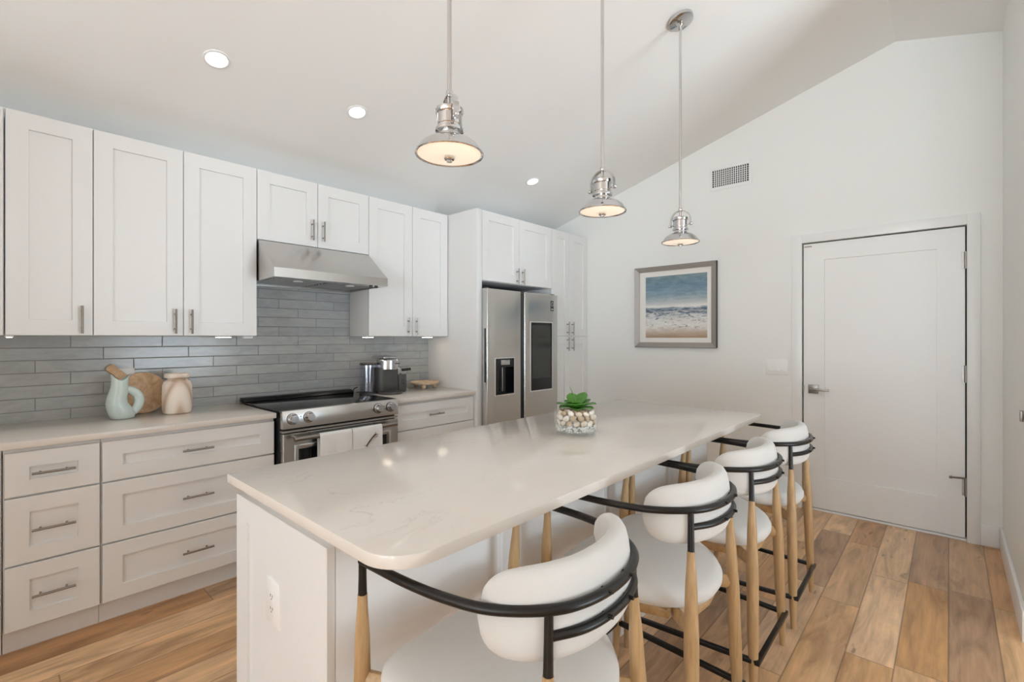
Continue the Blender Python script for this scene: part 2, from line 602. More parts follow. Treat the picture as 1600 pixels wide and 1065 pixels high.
for y0, y1, z0, z1 in OPEN_W:
    k += 1
    mb = MB()
    for a, b in ((y0, y0 + .06), (y1 - .06, y1), ((y0 + y1) / 2 - .04, (y0 + y1) / 2 + .04)):
        mb.box(XW - .07, XW - .02, a, b, z0, z1)
    mb.box(XW - .07, XW - .02, y0, y1, z1 - .07, z1)
    structure(mb.build('window_%d' % k, M['trim'], smooth=False))  # same frame for the added opening behind the camera

# baseboards
structure(MB().box(XF - .015, XF, YW + .015, -3.702, 0, .14, .003).box(XF - .015, XF, -2.61, -.70, 0, .14, .003).build('baseboard_far', M['trim']))
structure(MB().box(3.10, XF - .0155, YW, YW + .015, 0, .14, .003).box(3.10, 3.115, YW - .13, YW, 0, .14, .003).build('baseboard_right', M['trim']))
# door casing
mb = MB()
CO0, CO1, CZ = -2.6138, -3.7019, 2.1692
mb.box(XF - .018, XF, DY0 + .004, CO0, 0, CZ, .002)
mb.box(XF - .018, XF, CO1, DY1 - .004, 0, CZ, .002)
mb.box(XF - .018, XF, DY1 - .004, DY0 + .004, DZ + .004, CZ, .002)
# jambs
mb.box(XF - .002, XF + .12, DY0 + .004, DY0 + .019, 0, DZ + .019)
mb.box(XF - .002, XF + .12, DY1 - .019, DY1 - .004, 0, DZ + .019)
mb.box(XF - .002, XF + .12, DY1 - .004, DY0 + .004, DZ + .004, DZ + .019)
structure(mb.build('trim_1', M['trim']))
# door leaf (one recessed panel)
door = bpy.data.objects.new('door_1', None)
door.location = (XF, (DY0 + DY1) / 2, 0)
COL.objects.link(door)
structure(door)
door['label'] = 'white single-panel interior door in the far wall'
RZ = Matrix(((0, 1, 0, 0), (-1, 0, 0, 0), (0, 0, 1, 0), (0, 0, 0, 1)))   # local +x -> world -y, local +y -> world +x


def far_m(x):
    return Matrix.Translation((x, 0, 0)) @ RZ


mb = MB()
mb.shaker(2.694, 3.629, .022, 2.092, .14, .042, .010, far_m(XF + .001), inner=(2.834, 3.4885, .266, 1.96))
mb.build('door_leaf', M['trim'], door)
MB().box(XF - .004, XF + .06, DY1 - .003, DY0 + .003, 0.001, .016, .002).build('threshold', M['trim'], door)
MB().box(XF + .046, XF + .07, DY1 - .0039, DY0 + .0039, .001, DZ + .0035).build('gap_shade_sheet', M['dark'], door)  # dark sheet behind the leaf, shades the gap and stops light leaking
mb = MB()
mb.box(XF - .010, XF + .001, -2.795, -2.728, .915, .983, .002)
dh = mb.build('handle_rosette', M['steel_handle'], door, 'satin nickel square rosette')
mb = MB()
mb.lathe([(0, 0), (.012, 0), (.012, .045), (0, .045)], (XF - .055, -2.752, .949), 16, Matrix.Rotation(PI / 2, 4, 'Y'))
mb.box(XF - .060, XF - .046, -2.872, -2.742, .941, .957, .003)
mb.build('lever', M['steel_handle'], dh)
MB().box(XF - .003, XF + .002, -2.698, -2.690, .92, .98).build('latch_plate', M['steel_handle'], door)
for z0, z1 in ((1.811, 1.923), (1.055, 1.168), (.301, .414)):
    mb = MB()
    mb.tube([(XF - .010, DY1 + .001, z0), (XF - .010, DY1 + .001, z1)], .0085, 12)
    mb.box(XF - .003, XF + .0005, DY1 - .02, DY1 + .02, z0 + .004, z1 - .004)
    h = mb.build('hinge', M['steel_handle'], door)
mb = MB()
mb.tube([(XF - .012, DY1 + .0, .420), (XF - .04, DY1 + .03, .425), (XF - .055, DY1 + .07, .425)], .006, 8)
mb.ball((XF - .055, DY1 + .075, .425), .010)
mb.build('hinge_stop', M['steel_handle'], door)
MB().box(XF - .001, XF + .0005, -2.75, -2.70, 2.066, 2.076).build('door_tag', M['frame'], door)

# ------------------------------------------------------------------ backsplash
tag(MB().box(-.9295, 2.747, -.008, .0, .880, 1.45).box(1.15, 1.97, -.008, .0, 1.45, 1.80).build('tile_backsplash', M['tile'], smooth=False),
    'grey-blue glazed tile backsplash in staggered long tiles above the counters', 'backsplash')


# ------------------------------------------------------------------ cabinets
def ym(y):
    return Matrix.Translation((0, y, 0))


def pull(parent, c, vertical, L=.14, y=-.3):
    """bar pull on a face at y facing -y, centre c=(x,z)"""
    mb = MB()
    x, z = c
    a = Vector((0, 0, 1)) if vertical else Vector((1, 0, 0))
    p = Vector((x, y - .030, z))
    mb.tube([p - a * L / 2, p + a * L / 2], .0055, 10)
    for q in (-.3, .3):
        e = p + a * L * q
        mb.tube([e, e + Vector((0, .0305, 0))], .0045, 8)
    return mb.build('handle', M['steel_handle'], parent)


def door_front(root, x0, x1, z0, z1, y, hx=None, hz=None, rail=.077):
    g = .0016
    o = MB().shaker(x0 + g, x1 - g, z0 + g, z1 - g, rail, mtx=ym(y)).build('door', M['cab'], root)
    if hx is not None:
        pull(o, (hx, hz), True, y=y)
    return o


def drawer_front(root, x0, x1, z0, z1, y, hx, stile=.076, rail=.068):
    g = .0016
    o = MB().shaker(x0 + g, x1 - g, z0 + g, z1 - g, rail, mtx=ym(y), inner=(x0 + stile, x1 - stile, z0 + rail, z1 - rail)).build('drawer', M['cab'], root)
    if hx is not None:
        pull(o, (hx, (z0 + z1) / 2), False, y=y)
    return o


YU, ZB, ZT = -.2936, 1.3634, 2.4282
UP = 'white shaker wall cabinets'


def upper(x0, x1, z0, label, doors):
    r = thing('wall_cabinet', ((x0 + x1) / 2, 0, z0), label, 'cabinet', UP)
    MB().box(x0 + .0005, x1 - .0005, YU + .021, -.0005 if z0 > 1.9 else -.0085, z0, ZT, .001).build('body', M['cab'], r)
    for d in doors:
        door_front(r, *d)
    return r


upper(-.925, .059, ZB, 'white wall cabinet cut off by the left edge of the photo', [(-.92, -.434, ZB, ZT, YU, -.476, 1.445), (-.434, .057, ZB, ZT, YU, -.392, 1.445)])
upper(.061, .3735, ZB, 'narrow single-door white wall cabinet left of the double-door one above the pitcher', [(.061, .3735, ZB, ZT, YU, .329, 1.444)])
upper(.3738, 1.164, ZB, 'tall double-door white wall cabinet left of the range hood', [(.374, .768, ZB, ZT, YU, .726, 1.445), (.768, 1.164, ZB, ZT, YU, .805, 1.445)])
upper(1.1645, 1.9605, 1.980, 'short double-door white wall cabinet directly above the range hood', [(1.1645, 1.5625, 1.980, ZT, YU, 1.52, 2.093), (1.5625, 1.9605, 1.980, ZT, YU, 1.598, 2.093)])
upper(1.961, 2.737, ZB, 'tall double-door white wall cabinet between range hood and refrigerator panel', [(1.961, 2.3615, ZB, ZT, YU, 2.317, 1.445), (2.3615, 2.737, ZB, ZT, YU, 2.396, 1.445)])

# base cabinets
YB, YK = -.63, -.564


def base(x0, x1, label, cols, hx):
    r = thing('base_cabinet', ((x0 + x1) / 2, -.3, 0), label, 'cabinet', 'white drawer base cabinets')
    mb = MB()
    mb.box(x0 + .0005, x1 - .0005, YB + .021, -.009, .105, .882, .001)
    mb.build('body', M['cab'], r)
    MB().box(x0 + .0005, x1 - .0005, YK, YK + .018, 0.0005, .105).build('toe_kick', M['cab'], r)
    for z0, z1 in ((.677, .866), (.387, .672), (.110, .382)):
        drawer_front(r, cols[0], cols[1], z0, z1, YB, hx)
    return r


base(-.925, .046, 'white drawer base cabinet cut off by the left edge of the photo', (-.92, .043), -.44)
base(.048, .362, 'narrow three-drawer white base cabinet at the left end of the counter', (.051, .360), .203)
base(.3625, 1.143, 'wide three-drawer white base cabinet just left of the range', (.366, 1.140), .750)
base(1.957, 2.740, 'white drawer base cabinet between range and refrigerator panel', (1.960, 2.732), 2.325)

# counters
def counter(x0, x1, label):
    o = MB().box(x0, x1, -.649, -.0085, .8835, .914, .003).build('countertop', M['quartz'])
    return tag(o, label, 'countertop', 'quartz countertops along the tiled wall')


counter(-.9295, 1.1445, 'pale quartz countertop left of the range, under the pitcher and wooden vase')
counter(1.9565, 2.7405, 'short pale quartz countertop right of the range, under the coffee maker')

# refrigerator surround
YT = -.658
o = MB().box(2.742, 2.800, YT, -.0005, 0.0005, ZT, .0015).build('side_panel', M['cab'])
tag(o, 'tall plain white side panel left of the refrigerator', 'cabinet panel')
r = thing('wall_cabinet', (3.28, 0, 1.833), 'deep double-door white cabinet directly above the refrigerator', 'cabinet', UP)
MB().box(2.8005, 3.7555, YT + .021, -.0005, 1.833, ZT, .001).build('body', M['cab'], r)
door_front(r, 2.803, 3.276, 1.835, ZT, YT, 3.236, 1.906)
door_front(r, 3.276, 3.755, 1.835, ZT, YT, 3.312, 1.906)
r = thing('pantry_cabinet', (4.07, 0, 0), 'full-height white four-door pantry cabinet between refrigerator and far wall', 'cabinet')
MB().box(3.756, XF - .0005, YT + .021, -.0005, .105, ZT, .001).box(3.756, XF - .0005, YK, YK + .02, .0005, .105).build('body', M['cab'], r)
for a, b, hx in ((3.757, 4.052, 4.009), (4.052, 4.381, 4.092)):
    door_front(r, a, b, 1.369, ZT, YT, hx, 1.447)
    door_front(r, a, b, .110, 1.369, YT, hx, 1.288)

# ------------------------------------------------------------------ refrigerator
FR = thing('refrigerator', (3.28, -.35, 0), 'stainless side-by-side refrigerator with water dispenser and dark glass window', 'refrigerator')
MB().box(2.806, 3.752, -.655, -.03, .001, 1.745, .004).build('body', M['coffee_grey'], FR)
FY = -.722
FX0, FG0, FG1, FX1, FZT = 2.800, 3.222, 3.274, 3.766, 1.765


def frdoor(x0, x1, hole):
    """slab with a rectangular recess (hole = x0,x1,z0,z1,depth)"""
    t = bmesh.new()
    y0, y1 = FY, -.660
    xs = [x0, hole[0], hole[1], x1]
    zs = [.03, hole[2], hole[3], FZT]
    V = [[t.verts.new((x, y0, z)) for z in zs] for x in xs]
    for i in range(3):
        for j in range(3):
            if i == 1 and j == 1:
                continue
            t.faces.new((V[i][j], V[i + 1][j], V[i + 1][j + 1], V[i][j + 1]))
    inn = [V[1][1], V[2][1], V[2][2], V[1][2]]
    dp = [t.verts.new(v.co + Vector((0, hole[4], 0))) for v in inn]
    for k in range(4):
        t.faces.new((inn[k], inn[(k + 1) % 4], dp[(k + 1) % 4], dp[k]))
    t.faces.new(dp)
    edge = [V[i][0] for i in range(4)] + [V[3][j] for j in range(1, 4)] + [V[i][3] for i in (2, 1, 0)] + [V[0][2], V[0][1]]
    bk = [t.verts.new((v.co.x, y1, v.co.z)) for v in edge]
    n = len(edge)
    for k in range(n):
        t.faces.new((edge[k], edge[(k + 1) % n], bk[(k + 1) % n], bk[k]))
    t.faces.new(bk)
    bmesh.ops.recalc_face_normals(t, faces=t.faces[:])
    ed = [e for e in t.edges if len(e.link_faces) == 2 and all(abs(v.co.y - y0) < 1e-6 for v in e.verts) and any(abs(f.normal.y) < .3 for f in e.link_faces)
          and not all(v in inn for v in e.verts)]
    bmesh.ops.bevel(t, geom=ed, offset=.007, segments=3, affect='EDGES', profile=.5)
    mb = MB()
    mb.add(t)
    return mb


d1 = frdoor(FX0, FG0, (2.898, 3.131, .866, 1.174, .055)).build('door', M['fridge_steel'], FR)
d2 = frdoor(FG1, FX1, (3.360, 3.674, .866, 1.493, .004)).build('door', M['fridge_steel'], FR)
MB().box(FG0 - .002, FG1 + .002, -.700, -.655, .04, FZT - .01).build('centre_groove', M['black'], FR, 'dark vertical groove between the doors')
MB().box(FX0 - .0025, FX0 + .002, -.705, -.690, .98, 1.43).build('side_grip', M['black'], d1, 'dark slot on the left door edge')
mb = MB()
mb.box(2.8985, 3.1305, FY + .050, FY + .054, .867, 1.173)
mb.box(2.899, 2.903, FY + .002, FY + .05, .867, 1.173).box(3.126, 3.130, FY + .002, FY + .05, .867, 1.173)
mb.box(2.8985, 3.1305, FY + .004, FY + .05, 1.10, 1.173).box(2.8985, 3.1305, FY + .004, FY + .05, .867, .876)
dp = mb.build('dispenser', M['black_glass'], d1, 'black water and ice dispenser recess')
MB().box(2.965, 3.075, FY - .004, FY + .004, 1.118, 1.162, .004).build('spout', M['coffee_silver'], dp)
MB().box(3.010, 3.022, FY + .030, FY + .038, .885, 1.11, .002).build('paddle', M['coffee_silver'], dp)
mb = MB()
for q in ((2.890, 2.898, .858, 1.182), (3.131, 3.139, .858, 1.182), (2.898, 3.131, 1.174, 1.182), (2.898, 3.131, .858, .866)):
    mb.box(q[0], q[1], FY - .003, FY + .001, q[2], q[3])
mb.build('dispenser_rim', M['silver_rim'], d1)
sc = MB().box(3.3605, 3.6735, FY - .001, FY + .003, .8665, 1.4925).build('glass_window', M['black_glass'], d2, 'black glass window in the right door')
MB().box(3.380, 3.655, FY - .0016, FY - .0008, .975, 1.47).build('window_pane', M['screen'], sc)
mb = MB()
for q in ((3.350, 3.360, .856, 1.503), (3.674, 3.684, .856, 1.503), (3.360, 3.674, 1.493, 1.503), (3.360, 3.674, .856, .866)):
    mb.box(q[0], q[1], FY - .003, FY + .001, q[2], q[3])
mb.build('window_rim', M['silver_rim'], d2)
stk = MB().box(3.655, 3.700, FY - .0012, FY + .001, 1.610, 1.705).build('sticker', M['sticker'], d2, 'small black sticker with a white letter G')
# letter G on the sticker
mb = MB()
gp = [(3.692, 1.683), (3.686, 1.692), (3.676, 1.694), (3.667, 1.686), (3.664, 1.672), (3.668, 1.659), (3.677, 1.652), (3.687, 1.655), (3.692, 1.664), (3.692, 1.673), (3.680, 1.673)]
mb.tube([(a, FY - .0016, b) for a, b in gp], .0032, 6, flat=.3)
mb.box(3.664, 3.692, FY - .002, FY - .001, 1.622, 1.630)
mb.build('sticker_letter', M['ink_white'], stk)
for x0, x1 in ((2.805, 2.845), (3.70, 3.745)):
    MB().box(x0, x1, -.70, -.60, 1.7455, 1.775, .004).build('hinge_cover', M['coffee_grey'], FR)

# ------------------------------------------------------------------ range hood
HD = thing('range_hood', (1.56, -.27, 1.722), 'stainless under-cabinet range hood with sloped front above the range', 'range hood')
hx0, hx1, hy, hz0, hz1 = 1.1685, 1.957, -.552, 1.722, 1.779
t = bmesh.new()
prof = [(-.0095, 1.976), (-.300, 1.976), (hy, hz1), (hy, hz0), (-.0095, hz0 - .012)]
A = [t.verts.new((hx0, y, z)) for y, z in prof]
B = [t.verts.new((hx1, y, z)) for y, z in prof]
for k in range(len(prof) - 1):
    if k == 3:
        continue
    t.faces.new((A[k], B[k], B[k + 1], A[k + 1]))
t.faces.new((A[4], B[4], B[0], A[0]))
t.faces.new(A)
t.faces.new(B[::-1])
# underside: rim strip, then raised recess
A2 = [t.verts.new((hx0 + .02, hy + .075, hz0 - .0015)), t.verts.new((hx0 + .02, -.03, hz0 - .0115))]
B2 = [t.verts.new((hx1 - .02, hy + .075, hz0 - .0015)), t.verts.new((hx1 - .02, -.03, hz0 - .0115))]
t.faces.new((A[3], B[3], B2[0], A2[0]))
t.faces.new((A[4], A2[1], B2[1], B[4]))
t.faces.new((A[3], A2[0], A2[1], A[4]))
t.faces.new((B[3], B[4], B2[1], B2[0]))
A3 = [t.verts.new(v.co + Vector((0, 0, .03))) for v in A2]
B3 = [t.verts.new(v.co + Vector((0, 0, .03))) for v in B2]
t.faces.new((A2[0], B2[0], B3[0], A3[0]))
t.faces.new((A2[1], A3[1], B3[1], B2[1]))
t.faces.new((A2[0], A3[0], A3[1], A2[1]))
t.faces.new((B2[0], B2[1], B3[1], B3[0]))
t.faces.new((A3[0], B3[0], B3[1], A3[1]))
bmesh.ops.recalc_face_normals(t, faces=t.faces[:])
MB().add(t).build('canopy', M['steel'], HD, angle=15)
for a, b in ((1.20, 1.555), (1.565, 1.925)):
    mb = MB()
    mb.box(a, b, -.47, -.05, hz0 + .004, hz0 + .014)
    for q in range(9):
        mb.box(a + .01, b - .01, -.45 + q * .044, -.43 + q * .044, hz0 - .0005, hz0 + .005)
    f = mb.build('grease_filter', M['filter'], HD)
    MB().lathe([(0, 0), (.03, 0), (.03, .006), (0, .006)], ((a + b) / 2, -.40, hz0 - .006), 20).build('lamp_lens', M['ink_white'], f)
for x in (1.846, 1.888):
    MB().lathe([(0, 0), (.011, 0), (.012, .006), (.012, .018), (0, .018)], (x, -.512, hz0 - .014), 20).build('knob', M['black'], HD)

# ------------------------------------------------------------------ range
RG = thing('range', (1.55, -.35, 0), 'stainless slide-in range with black glass cooktop and four front knobs', 'stove')
rx0, rx1 = 1.156, 1.944
MB().box(rx0, rx1, -.655, -.02, .02, .908, .002).build('body', M['black'], RG)
MB().box(rx0 - .006, rx1 + .006, -.665, -.03, .9155, .9255, .002).build('cooktop', M['black_glass'], RG, 'black glass cooktop')
MB().poly([(rx0, -.012, .9255), (rx0, -.012, .948), (rx0, -.075, .948), (rx0, -.10, .9255)], (rx1 - rx0, 0, 0), .004).build('rear_vent', M['black'], RG)
mb = MB()
mb.poly([(rx0, -.650, .818), (rx0, -.708, .820), (rx0, -.697, .925), (rx0, -.650, .925)], (rx1 - rx0, 0, 0), .003)
cp = mb.build('control_panel', M['steel'], RG)
for x in (1.213, 1.311, 1.785, 1.883):
    mm = Matrix.Translation((x, -.7035, .876)) @ Matrix.Rotation(PI / 2 - .10, 4, 'X')
    kb = MB().lathe([(.031, 0), (.031, .004), (.027, .006), (.024, .034), (.022, .038), (0, .038)], (0, 0, 0), 32, mm).build('knob', M['coffee_silver'], cp)
    MB().lathe([(.031, -.001), (.0335, -.001), (.0335, .0022), (.031, .0022)], (0, 0, 0), 32, mm).build('knob_ring', M['black'], kb)
for x in (1.262, 1.834):
    MB().lathe([(0, 0), (.003, 0), (.003, .002), (0, .002)], (0, 0, 0), 10, Matrix.Translation((x, -.7025, .885)) @ Matrix.Rotation(PI / 2 - .10, 4, 'X')).build('indicator', M['black'], cp)
od = MB().shaker(rx0 + .004, rx1 - .004, .24, .790, .07, .045, .006, ym(-.705), inner=(1.245, 1.860, .34, .700)).build('oven_door', M['steel'], RG)
MB().box(1.252, 1.853, -.7005, -.6985, .347, .693).build('oven_window', M['black_glass'], od, 'black oven window')
mb = MB()
for q in ((1.225, 1.243, .322, .720), (1.862, 1.880, .322, .720), (1.243, 1.862, .702, .720), (1.243, 1.862, .322, .340)):
    mb.box(q[0], q[1], -.711, -.704, q[2], q[3], .002)
mb.build('window_trim', M['steel'], od)
mb = MB()
mb.tube([(1.198, -.762, .766), (1.892, -.762, .766)], .0135, 16)
for x in (1.225, 1.868):
    mb.tube([(x, -.762, .766), (x, -.704, .766)], .009, 10)
mb.build('oven_handle', M['steel_handle'], od)
MB().box(rx0 + .002, rx1 - .002, -.700, -.66, .797, .809).build('gap_trim', M['steel'], RG)
MB().box(rx0 + .004, rx1 - .004, -.700, -.656, .06, .232, .004).build('storage_drawer', M['steel'], RG)


def towel(x0, x1, label, seed):
    rr = random.Random(seed)
    t = bmesh.new()
    path = []
    for z in [.50 + i * .03 for i in range(9)]:
        path.append((-.742, z))
    for k in range(7):
        a = PI * k / 6
        path.append((-.762 + .0165 * math.cos(a), .766 + .0165 * math.sin(a)))
    for z in [.755 - i * .03 for i in range(13)]:
        path.append((-.7795, z))
    nx = 16
    ph = rr.random() * 6
    V = []
    for i in range(nx + 1):
        x = x0 + (x1 - x0) * i / nx
        row = []
        for j, (y, z) in enumerate(path):
            sag = max(0, (.766 - z)) / .3
            wv = .004 * sag * math.sin(i * .9 + ph) - .002 * sag
            row.append(t.verts.new((x + (.006 * sag * (i / nx - .5)), y + (wv if y < -.765 else 0), z)))
        V.append(row)
    for i in range(nx):
        for j in range(len(path) - 1):
            t.faces.new((V[i][j], V[i + 1][j], V[i + 1][j + 1], V[i][j + 1]))
    bmesh.ops.recalc_face_normals(t, faces=t.faces[:])
    bmesh.ops.solidify(t, geom=t.faces[:], thickness=.0035)
    r = thing('dish_towel', ((x0 + x1) / 2, -.78, .42), label, 'towel', 'white dish towels on the oven handle')
    MB().add(t).build('cloth', M['towel'], r, angle=80)
    return r


towel(1.345, 1.552, 'plain white dish towel on the left part of the oven handle', 1)
tw = towel(1.557, 1.768, 'white dish towel with a slender brown animal print on the oven handle', 5)
mb = MB()
yy = -.7905
body = [(1.640, .655), (1.652, .668), (1.668, .686), (1.685, .704), (1.700, .718), (1.712, .727), (1.722, .726)]
mb.tube([(x, yy, z) for x, z in body], [.003, .007, .008, .0075, .008, .006, .003], 8, flat=.35)
for a in ([(1.652, .668), (1.642, .662), (1.628, .668)], [(1.655, .670), (1.650, .650), (1.655, .635)], [(1.695, .712), (1.715, .706), (1.728, .712)], [(1.700, .716), (1.722, .722), (1.735, .722)], [(1.712, .727), (1.708, .735), (1.714, .738)]):
    mb.tube([(x, yy, z) for x, z in a], .0022, 6, flat=.5)
mb.build('animal_print', M['brown_print'], tw, 'slender brown leaping animal print')

# ------------------------------------------------------------------ under-cabinet lights and outlets
for k, (x0, x1, y0, y1, lab) in enumerate([(.95, 1.04, -.235, -.20, 'white under-cabinet light strip left of the hood, above the wooden vase'),
                                           (.062, .092, -.235, -.20, 'white under-cabinet light strip at the far left above the counter'),
                                           (1.99, 2.02, -.27, -.14, 'white under-cabinet light strip above the coffee maker'),
                                           (2.52, 2.62, -.235, -.20, 'white under-cabinet light strip above the round wooden tray')]):
    u = thing('under_cabinet_light', ((x0 + x1) / 2, (y0 + y1) / 2, ZB), lab, 'light', 'under-cabinet light strips')
    MB().box(x0, x1, y0, y1, ZB - .008, ZB - .0003, .001).build('housing', M['plate'], u)
    MB().box(x0 + .006, x1 - .006, y0 + .005, y1 - .005, ZB - .0100, ZB - .0079).build('diffuser', M['under_led'], u)
tag(MB().box(1.11, 1.165, -.225, -.19, ZB - .016, ZB - .0003, .003).build('junction_box', M['plate']), 'small white junction box under the wall cabinet beside the hood', 'junction box')


def outlet(loc, facing, label, w=.075, h=.12):
    r = thing('wall_outlet', loc, label, 'outlet')
    mm = Matrix.Translation(loc) @ (Matrix.Identity(4) if facing == 'y' else RZ)
    MB().box(-w / 2, w / 2, -.007, 0, -h / 2, h / 2, .0025, mtx=mm).build('plate', M['plate'], r)
    p = MB().box(-.0175, .0175, -.010, -.006, -.034, .034, .0015, mtx=mm).build('receptacle', M['plate'], r)
    for z in (-.018, .018):
        mb = MB()
        mb.box(-.008, -.0055, -.0104, -.0095, z - .002, z + .006, mtx=mm)
        mb.box(.0055, .008, -.0104, -.0095, z - .002, z + .006, mtx=mm)
        mb.box(-.002, .002, -.0104, -.0095, z - .009, z - .0055, mtx=mm)
        mb.build('socket_slots', M['dark'], p)
    return r


outlet((.552, -.0085, 1.115), 'y', 'white outlet on the tile wall behind the round cutting board')
outlet((.5594, -2.121, .597), 'x', 'white outlet on the end panel of the island', .092, .130)

# ------------------------------------------------------------------ island
IS = thing('kitchen_island', (1.78, -2.15, 0), 'white paneled kitchen island base under the long quartz top', 'island')
MB().box(.570, 2.985, -2.440, -1.870, .0005, .8835, .001).build('body', M['cab'], IS)
RX = Matrix(((0, 1, 0, 0), (-1, 0, 0, 0), (0, 0, 1, 0), (0, 0, 0, 1)))   # local x -> -y, local y -> +x  (front faces -x)
MB().shaker(1.845, 2.452, .10, .849, .07, .022, .009, Matrix.Translation((.5475, 0, 0)) @ RX, inner=(1.935, 2.405 - .0, .17, .778)).build('end_panel', M['cab'], IS)
MB().box(.556, .5695, -2.452, -1.845, .0005, .098, .002).build('plinth', M['cab'], IS)
mb = MB()
mb.box(.5715, 2.985, -2.452, -2.4405, .0005, .8835, .001)
for x in (1.145, 1.797, 2.452):
    mb.box(x, x + .018, -2.457, -2.4515, .0005, .8835, .0015)
mb.build('back_panel', M['cab'], IS)
mb = MB()
for x in (.575, 1.18, 1.785, 2.39):
    mb.shaker(x, x + .59, .11, .86, .075, .019, .009, Matrix.Translation((0, -1.849, 0)) @ Matrix.Rotation(PI, 4, 'Z') @ Matrix.Translation((-2 * x - .59, 0, 0)))
mb.build('kitchen_side_doors', M['cab'], IS)


def rounded(x0, x1, y0, y1, radii, z, n=10):
    """corner radii order: (x0,y0),(x1,y0),(x1,y1),(x0,y1)"""
    out = []
    for (cx, cy, a0), R in zip(((x0, y0, PI), (x1, y0, 1.5 * PI), (x1, y1, 0), (x0, y1, .5 * PI)), radii):
        sx = 1 if cx == x0 else -1
        sy = 1 if cy == y0 else -1
        c = (cx + sx * R, cy + sy * R)
        if R < .001:
            out.append((cx, cy, z))
            continue
        for k in range(n + 1):
            a = a0 + .5 * PI * k / n
            out.append((c[0] + R * math.cos(a), c[1] + R * math.sin(a), z))
    return out


top = rounded(.5265, 3.0311, -2.756, -1.8251, (.10, .06, 0, 0), .8845)
o = MB().poly(top, (0, 0, .0295), .003, 2, which=lambda e: abs(e.verts[0].co.z - e.verts[1].co.z) < 1e-5).build('island_countertop', M['quartz'])
tag(o, 'long pale quartz island countertop with faint grey veins and a rounded near corner', 'countertop')

# ------------------------------------------------------------------ stools
ZT_ = .847
LT = (.172, -.239)          # top of a rear leg
LF = (.218, -.260)          # its foot
FT = (.280, .202)           # top of a front leg
FF = (.253, .245)           # its foot
RADII = [(0., .011), (.02, .0125), (.14, .0165), (.30, .0205), (.55, .0215), (.72, .0175), (.86, .0110)]


def lp(top, foot, t):
    return Vector((foot[0] + (top[0] - foot[0]) * t, foot[1] + (top[1] - foot[1]) * t, ZT_ * t))


